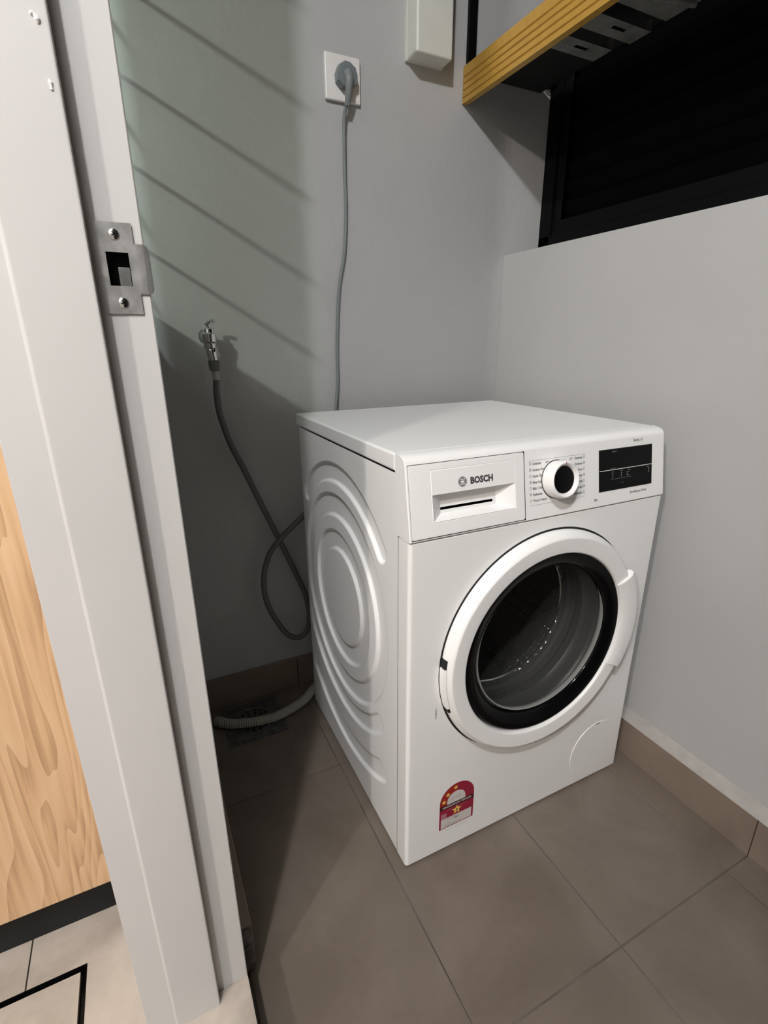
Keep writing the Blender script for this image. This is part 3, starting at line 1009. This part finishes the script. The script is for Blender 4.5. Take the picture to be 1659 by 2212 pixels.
# ---- filter flap, thin round outline low on the right
FX, FZ_, FR = 0.5130, 0.0880, 0.0790
bm = bmesh.new()
n = 72
pts_ = [(math.cos(2*PI*k/n), math.sin(2*PI*k/n)) for k in range(n)]
r0 = [bm.verts.new((FX+FR*a, -.0001, FZ_+FR*b)) for a, b in pts_]
r1 = [bm.verts.new((FX+(FR-.0004)*a, -.0010, FZ_+(FR-.0004)*b)) for a, b in pts_]
r2 = [bm.verts.new((FX+(FR-.0016)*a, -.0012, FZ_+(FR-.0016)*b)) for a, b in pts_]
for a_, b_ in ((r0, r1), (r1, r2)):
    for k in range(n): bm.faces.new((a_[k], a_[(k+1) % n], b_[(k+1) % n], b_[k]))
bm.faces.new(r2)
ff = from_bm('filter_flap', bm, m_white, wm, smooth=True)
box('flap_notch', FX-.010, FX+.002, -.0016, -.0008, FZ_+FR-.0045, FZ_+FR-.0015, m_greyp, ff)

# ---- energy label
def SP(x, z, lift=0.0): return (x, -.0004-lift, z)
SX0, SX1, SZ0, SZ1 = 0.0765, 0.1600, 0.0620, 0.1720
scx, hw = (SX0+SX1)/2, (SX1-SX0)/2
def arch(x0, x1, z0, zt, lift, n=24, stretch=1.0):
    c, r = (x0+x1)/2, (x1-x0)/2
    pts = [(x0, z0), (x1, z0)]
    for k in range(n+1):
        a = PI*k/n
        pts.append((c+r*math.cos(a), zt-r*stretch+r*stretch*math.sin(a)))
    return [SP(a, b, lift) for a, b in pts]
def poly(name, pts, m, parent): 
    me_v = list(pts)
    return raw(name, me_v, [tuple(range(len(me_v)))], m, parent)
st = poly('energy_label', arch(SX0, SX1, SZ0, SZ1, 0), m_maroon, wm)
tag(st, 'maroon energy rating sticker with yellow stars')
poly('label_panel', arch(SX0+.0008, scx, .118, SZ1-.0008, .0001)[:0] + [SP(SX0+.001, .1175, .0001)] + [SP(scx+.0408*math.cos(PI*(.5+.5*k/12)), .1305+.0405*math.sin(PI*(.5+.5*k/12)), .0001) for k in range(13)][::-1] + [SP(scx, .1175, .0001)], m_red, st)
poly('label_panel', arch(scx-.0245, scx+.0200, .1240, .1520, .0003, stretch=1.0), m_paper, st)
poly('label_panel', [SP(a, b, .0002) for a, b in ((SX0, .1135), (SX1, .1125), (SX1, .1235), (SX0, .1245))], m_dkred, st)
poly('label_panel', [SP(a, b, .0002) for a, b in ((SX0+.0040, .0640), (SX1-.0045, .0640), (SX1-.0045, .0890), (SX0+.0040, .0890))], m_paper, st)
poly('label_panel', [SP(a, b, .0003) for a, b in ((SX0+.0040, .0900), (SX0+.0170, .0900), (SX0+.0170, .1030), (SX0+.0040, .1030))], m_pink, st)
poly('label_panel', [SP(a, b, .0000) for a, b in ((SX0, .0560), (SX0+.0030, .0560), (SX0+.0030, .0620), (SX0, .0620))], m_plast, st)
poly('label_panel', [SP(a, b, .0000) for a, b in ((SX1-.0040, .0530), (SX1, .0530), (SX1, .0620), (SX1-.0040, .0620))], m_plast, st)
poly('label_panel', [SP(a, b, .0002) for a, b in ((SX0+.0170, .0540), (SX1-.0150, .0540), (SX1-.0150, .0546), (SX0+.0170, .0546))], m_ink2, st)
def star(x, z, r, m, lift, rot=90):
    pts = []
    for k in range(10):
        a = math.radians(rot+36*k); q = r if k % 2 == 0 else r*.45
        pts.append(SP(x+q*math.cos(a), z+q*math.sin(a), lift))
    poly('star', pts, m, st)
star(SX0+.0095, .1340, .0062, m_star, .0004)
star(SX0+.0185, .1500, .0062, m_star, .0004)
star(SX0+.0370, .1615, .0062, m_star, .0004)
star(scx, .1010, .0125, m_star, .0004)
def mapS(x, z, lift=.0006): return lambda u, v, l: SP(x+u, z+v, lift+l)
text('lettering', '3', mapS(scx-.0030, .0970), .0105, m_ink, st, bold=.0003)
text('lettering', 'PENGGUNAAN TENAGA', mapS(SX0+.0065, .1170), .0072, m_paper, st, bold=.00015, width=.070)
text('lettering', 'ENERGY CONSUMPTION', mapS(SX0+.0180, .1085), .0036, m_pink, st, width=.046)
text('lettering', '194.5', mapS(scx-.0075, .0795), .0055, m_ink, st, bold=.0001)
for k, s in enumerate(('PENGGUNAAN TENAGA SETAHUN', 'kWj/tahun')): text('lettering', s, mapS(SX0+.015, .0852-k*.0115), .0026, m_ink2, st)
text('lettering', 'MESIN BASUH  JENIS PINTU DEPAN', mapS(SX0+.012, .0690), .0026, m_ink2, st)
text('lettering', 'MS 2574  MUATAN 8 kg', mapS(SX0+.018, .0655), .0026, m_ink2, st)
text('lettering', 'Lebih banyak bintang', mapS(scx-.0150, .1380), .0028, m_ink2, st)
text('lettering', 'lebih jimat tenaga', mapS(scx-.0140, .1340), .0028, m_ink2, st)
# a small scuff on the front panel
raw('scuff_mark', [(.0585, -.0004, .352), (.0600, -.0004, .350), (.0612, -.0004, .362), (.0605, -.0004, .372), (.0595, -.0004, .378), (.0588, -.0004, .366)], [(0, 1, 2, 3, 4, 5)], m_ink2, wm)

# ================================================================== SOCKET, PLUG, CORD
sk = empty('wall_socket', (.1795, YB, 1.539), 'square white wall socket plate with a grey plug in it', 'socket')
box('face_plate', .1365, .2225, YB-.0100, YB-.0002, 1.5395, 1.6275, m_socket, sk, bev=.0025, seg=3)
pl = empty('power_plug', (.180, YB-.011, 1.575), 'grey three-pin plug with its grey power cord running down behind the washing machine', 'plug')
PCX, PCZ = .1835, 1.5830
bm = bmesh.new()
shape = [(-.026, .004), (-.020, .018), (-.006, .027), (.006, .026), (.020, .017), (.025, .003), (.024, -.012), (.012, -.022), (-.012, -.022), (-.024, -.012)]
rings = []
for s_, y in ((.98, -.0102), (1.0, -.0140), (1.0, -.0260), (.93, -.0310), (.55, -.0325)):
    rings.append([bm.verts.new((PCX+a*s_, YB+y, PCZ+b*s_)) for a, b in shape])
for a, b in zip(rings, rings[1:]):
    for i in range(10): bm.faces.new((a[i], a[(i+1) % 10], b[(i+1) % 10], b[i]))
bm.faces.new(rings[0]); bm.faces.new(rings[-1])
from_bm('plug_body', bm, m_plug, pl, smooth=True)
tube('strain_relief', catmull([(PCX-.001, YB-.031, PCZ+.004), (PCX-.001, YB-.038, PCZ-.012), (PCX-.001, YB-.034, PCZ-.034), (PCX-.002, YB-.026, PCZ-.056)], 6), lambda i, L: .0105-.075*L+(.0006 if int(L/.003) % 2 else 0), m_greyp, pl)
cord = catmull([(PCX-.002, YB-.026, PCZ-.050), (.1775, YB-.014, 1.500), (.1790, YB-.0065, 1.40), (.1795, YB-.006, 1.325), (.1730, YB-.006, 1.23), (.1560, YB-.006, 1.147), (.1480, YB-.006, 1.06), (.1440, YB-.006, .99), (.1420, YB-.008, .92), (.1330, YB-.014, .86), (.118, YB-.028, .78), (.10, YB-.05, .66)], 8)
tube('power_cord', cord, .0042, m_greyp, pl)

# ================================================================== TRUNKING
tk = empty('cable_trunking', (.3955, YB, 1.6467), 'off-white plastic cable trunking running down the back wall beside the socket', 'trunking')
bm = bmesh.new()
bm_box(bm, .3450, .4440, YB-.056, YB-.0002, 1.6467, 2.5495, .006, 3)
from_bm('trunking_cover', bm, m_trunk, tk, smooth=True)
box('back_channel', .3435, .4455, YB-.010, YB-.0001, 1.6475, 2.549, m_trunk, tk)

# ================================================================== RAIL SHELF over the machine
RX, RZ0, RZ1 = .5110, 1.5895, 1.6680
sh = empty('wall_shelf', (.60, .20, RZ0), 'high wall shelf with ribbed golden rail and grey metal brackets, near the window', 'shelf')
y0_, y1_ = -0.55, YB-.0010
bm = bmesh.new()
prof = []
nr = 5
hz = (RZ1-RZ0)
prof.append((RX, RZ0)); 
base = .0
segs = [(.00, 0), (.13, 0), (.16, .0030), (.19, 0), (.32, 0), (.35, .0030), (.38, 0), (.50, 0), (.53, .0030), (.56, 0), (.68, 0), (.71, .0030), (.74, 0), (1.0, 0)]
front = []
for t, d in segs: front.append((RX+d, RZ0+hz*t))
prof = front + [(RX+.016, RZ1), (RX+.016, RZ0)]
a = [bm.verts.new((x, y0_, z)) for x, z in prof]; b = [bm.verts.new((x, y1_, z)) for x, z in prof]
for i in range(len(prof)): bm.faces.new((a[i], a[(i+1) % len(prof)], b[(i+1) % len(prof)], b[i]))
bm.faces.new(a); bm.faces.new(b)
from_bm('front_rail', bm, m_gold, sh)
def bracket(y0, y1, x1, z, dz):
    bm = bmesh.new()
    # a plate with a slot, folded edge
    xs_ = [RX+.0162, x1-.085, x1-.050, x1]
    ys_ = [y0, y0+.017, y0+.026, y1]
    V = [[bm.verts.new((x, y, z)) for y in ys_] for x in xs_]
    for i in range(3):
        for j in range(3):
            if i == 1 and j == 1: continue
            bm.faces.new((V[i][j], V[i+1][j], V[i+1][j+1], V[i][j+1]))
    a = [bm.verts.new((x, y1, z+dz)) for x in xs_]
    for i in range(3): bm.faces.new((V[i][3], V[i+1][3], a[i+1], a[i]))
    e0 = [bm.verts.new((x1, y, z+dz)) for y in ys_]
    for j in range(3): bm.faces.new((V[3][j], V[3][j+1], e0[j+1], e0[j]))
    bmesh.ops.solidify(bm, geom=bm.faces[:], thickness=.002)
    return from_bm('bracket', bm, m_brkt, sh)
bracket(.338, .388, .668, 1.600, .022)
bracket(.262, .312, .690, 1.604, .022)
box('shelf_deck', RX+.0162, XW-.036, y0_+.02, YB-.0003, 1.655, 1.6665, m_deck, sh)
board = box('shelf_board', RX+.0162, .700, y0_+.02, .238, 1.612, 1.628, m_brkt, sh, bev=.001)
for k, (yy_, r) in enumerate(((.20, .007), (.13, .006), (.05, .008), (-.05, .006))):
    tube('cross_tube', [(RX+.0162, yy_, 1.606), (.69, yy_-.03, 1.606)], r*.8, m_brkt, sh, n=10)
# pole bracket on the wall above the rail
box('wall_upright', .5180, .5400, YB-.012, YB-.0002, 1.6685, 2.20, m_alub, sh, bev=.001)

# ================================================================== TAP and HOSES
TX = -.1815
tp = empty('washing_machine_tap', (TX, YB, 1.03), 'small chrome tap on the back wall with a grey hose screwed on', 'tap')
lathe('wall_flange', [(.0175, -.0002), (.0170, -.003), (.0140, -.008), (.0105, -.009)], (TX, YB, 1.0280), m_brkt, tp, n=32, cap0=True)
lathe('stub', [(.0095, 0), (.0095, -.030), (.0125, -.032), (.0125, -.042)], (TX, YB-.008, 1.0280), m_chrome, tp, n=24, cap1=True)
bdy = lathe('valve_body', [(.0001, -.026), (.0100, -.026), (.0135, -.022), (.0135, -.012), (.0160, -.009), (.0160, .008), (.0125, .011), (.0115, .018), (.0080, .021), (.0050, .022), (.0045, .030), (.0001, .030)], (TX, .620, 1.0250), m_chrome, tp, axis='z', n=28)
bm = bmesh.new()
bm_tube(bm, catmull([(TX-.004, .622, 1.053), (TX+.004, .616, 1.059), (TX+.013, .608, 1.060)], 6), .0042, 12)
from_bm('tap_handle', bm, m_chrome, bdy, smooth=True)
bm = bmesh.new()
bm_tube(bm, [(TX, .620, 1.003), (TX+.001, .6195, .999), (TX+.002, .619, .990), (TX+.003, .618, .984), (TX+.0035, .618, .976)], lambda i, L: [.0085, .0115, .0120, .0105, .0105][i], 20)
from_bm('outlet', bm, m_chrome, bdy, smooth=True)
hs = empty('inlet_hose', (-.10, .62, .55), 'dark grey water inlet hose hanging from the tap and looping behind the machine', 'hose')
bm = bmesh.new()
bm_tube(bm, [(TX+.0035, .618, .9765), (TX+.0035, .618, .974), (TX+.0045, .618, .955), (TX+.0045, .618, .952)], lambda i, L: [.0115, .0130, .0118, .0085][i], 12)
from_bm('hose_nut', bm, m_nut, hs, smooth=True)
tube('ferrule', [(TX+.0046, .618, .953), (TX+.0055, .618, .932)], .0078, m_ferr, hs)
hp = catmull([(TX+.0055, .618, .934), (-.1790, .618, .900), (-.1760, .619, .850), (-.1590, .620, .780), (-.1300, .620, .7045), (-.0960, .620, .610), (-.0611, .620, .5166), (-.0172, .620, .3969), (.0060, .619, .325), (.0120, .616, .262), (.0020, .610, .218), (-.0250, .606, .2020), (-.0560, .604, .2200), (-.0850, .606, .2700), (-.1090, .608, .3400), (-.1100, .612, .4100), (-.0880, .614, .4750), (-.0500, .610, .5200), (.0090, .604, .5720), (.06, .606, .62)], 10)
tube('hose', hp, .0074, m_hose, hs, n=16)

# drain hose lying over the floor drain
dh = empty('drain_hose', (-.14, .56, 0), 'pale ribbed drain hose lying across the square floor drain', 'hose')
dpz = catmull([(-.2810, .5900, .0150), (-.2450, .5610, .0150), (-.1976, .5430, .0150), (-.1600, .5360, .0150), (-.1217, .5340, .0155), (-.0650, .5500, .0155), (-.0280, .5680, .0170), (.0060, .5950, .0200), (.0500, .6100, .0300), (.09, .615, .05)], 26)
bm = bmesh.new()
bm_tube(bm, dpz, lambda i, L: .0115 + (.0016 if (L % .0064) < .0036 else 0.0) if L > .022 else .0142, 18, cap=False)
from_bm('hose', bm, m_corr, dh, smooth=False)
d0, d1 = Vector(dpz[0]), Vector(dpz[3])
bm = bmesh.new()
bm_tube(bm, [d0+(d1-d0)*.02, d0+(d1-d0)*.3], .0128, 16)
from_bm('hose_end', bm, m_dark, dh)

# floor drain
fd = empty('floor_drain', (-.180, .563, 0), 'square dull steel floor drain with a round perforated grate, under the drain hose', 'floor drain')
gx0, gx1, gy0, gy1, gz = -.262, -.103, .487, .640, .0016
bm = bmesh.new()
n = 48
gcx, gcy = (gx0+gx1)/2, (gy0+gy1)/2
def sq(a):
    c_, s_ = math.cos(a), math.sin(a); k = 1/max(abs(c_), abs(s_))
    return gcx+c_*k*(gx1-gx0)/2, gcy+s_*k*(gy1-gy0)/2
A = []; B = []; C1 = []; D1 = []
for k in range(n):
    t = 2*PI*k/n
    x, y = sq(t)
    A.append(bm.verts.new((x, y, .0001))); B.append(bm.verts.new((x, y, gz)))
    C1.append(bm.verts.new((gcx+.054*math.cos(t), gcy+.054*math.sin(t), gz))); D1.append(bm.verts.new((gcx+.053*math.cos(t), gcy+.053*math.sin(t), .0004)))
for a_, b_ in ((A, B), (B, C1), (C1, D1)):
    for k in range(n): bm.faces.new((a_[k], a_[(k+1) % n], b_[(k+1) % n], b_[k]))
from_bm('drain_frame', bm, m_drain, fd)
lathe('drain_grate', [(.0001, .0013), (.050, .0013), (.0515, .0003)], (gcx, gcy, 0.0002), m_drain, fd, axis='z', n=40)
bm = bmesh.new()
for rr_, cnt in ((.014, 6), (.028, 10), (.041, 14)):
    for k in range(cnt):
        t = 2*PI*k/cnt
        x, y = gcx+rr_*math.cos(t), gcy+rr_*math.sin(t)
        bm.faces.new([bm.verts.new((x+.0042*math.cos(PI*q/5), y+.0042*math.sin(PI*q/5), .0017)) for q in range(10)])
tag(from_bm('drain_holes', bm, m_dark, fd), kind='stuff')
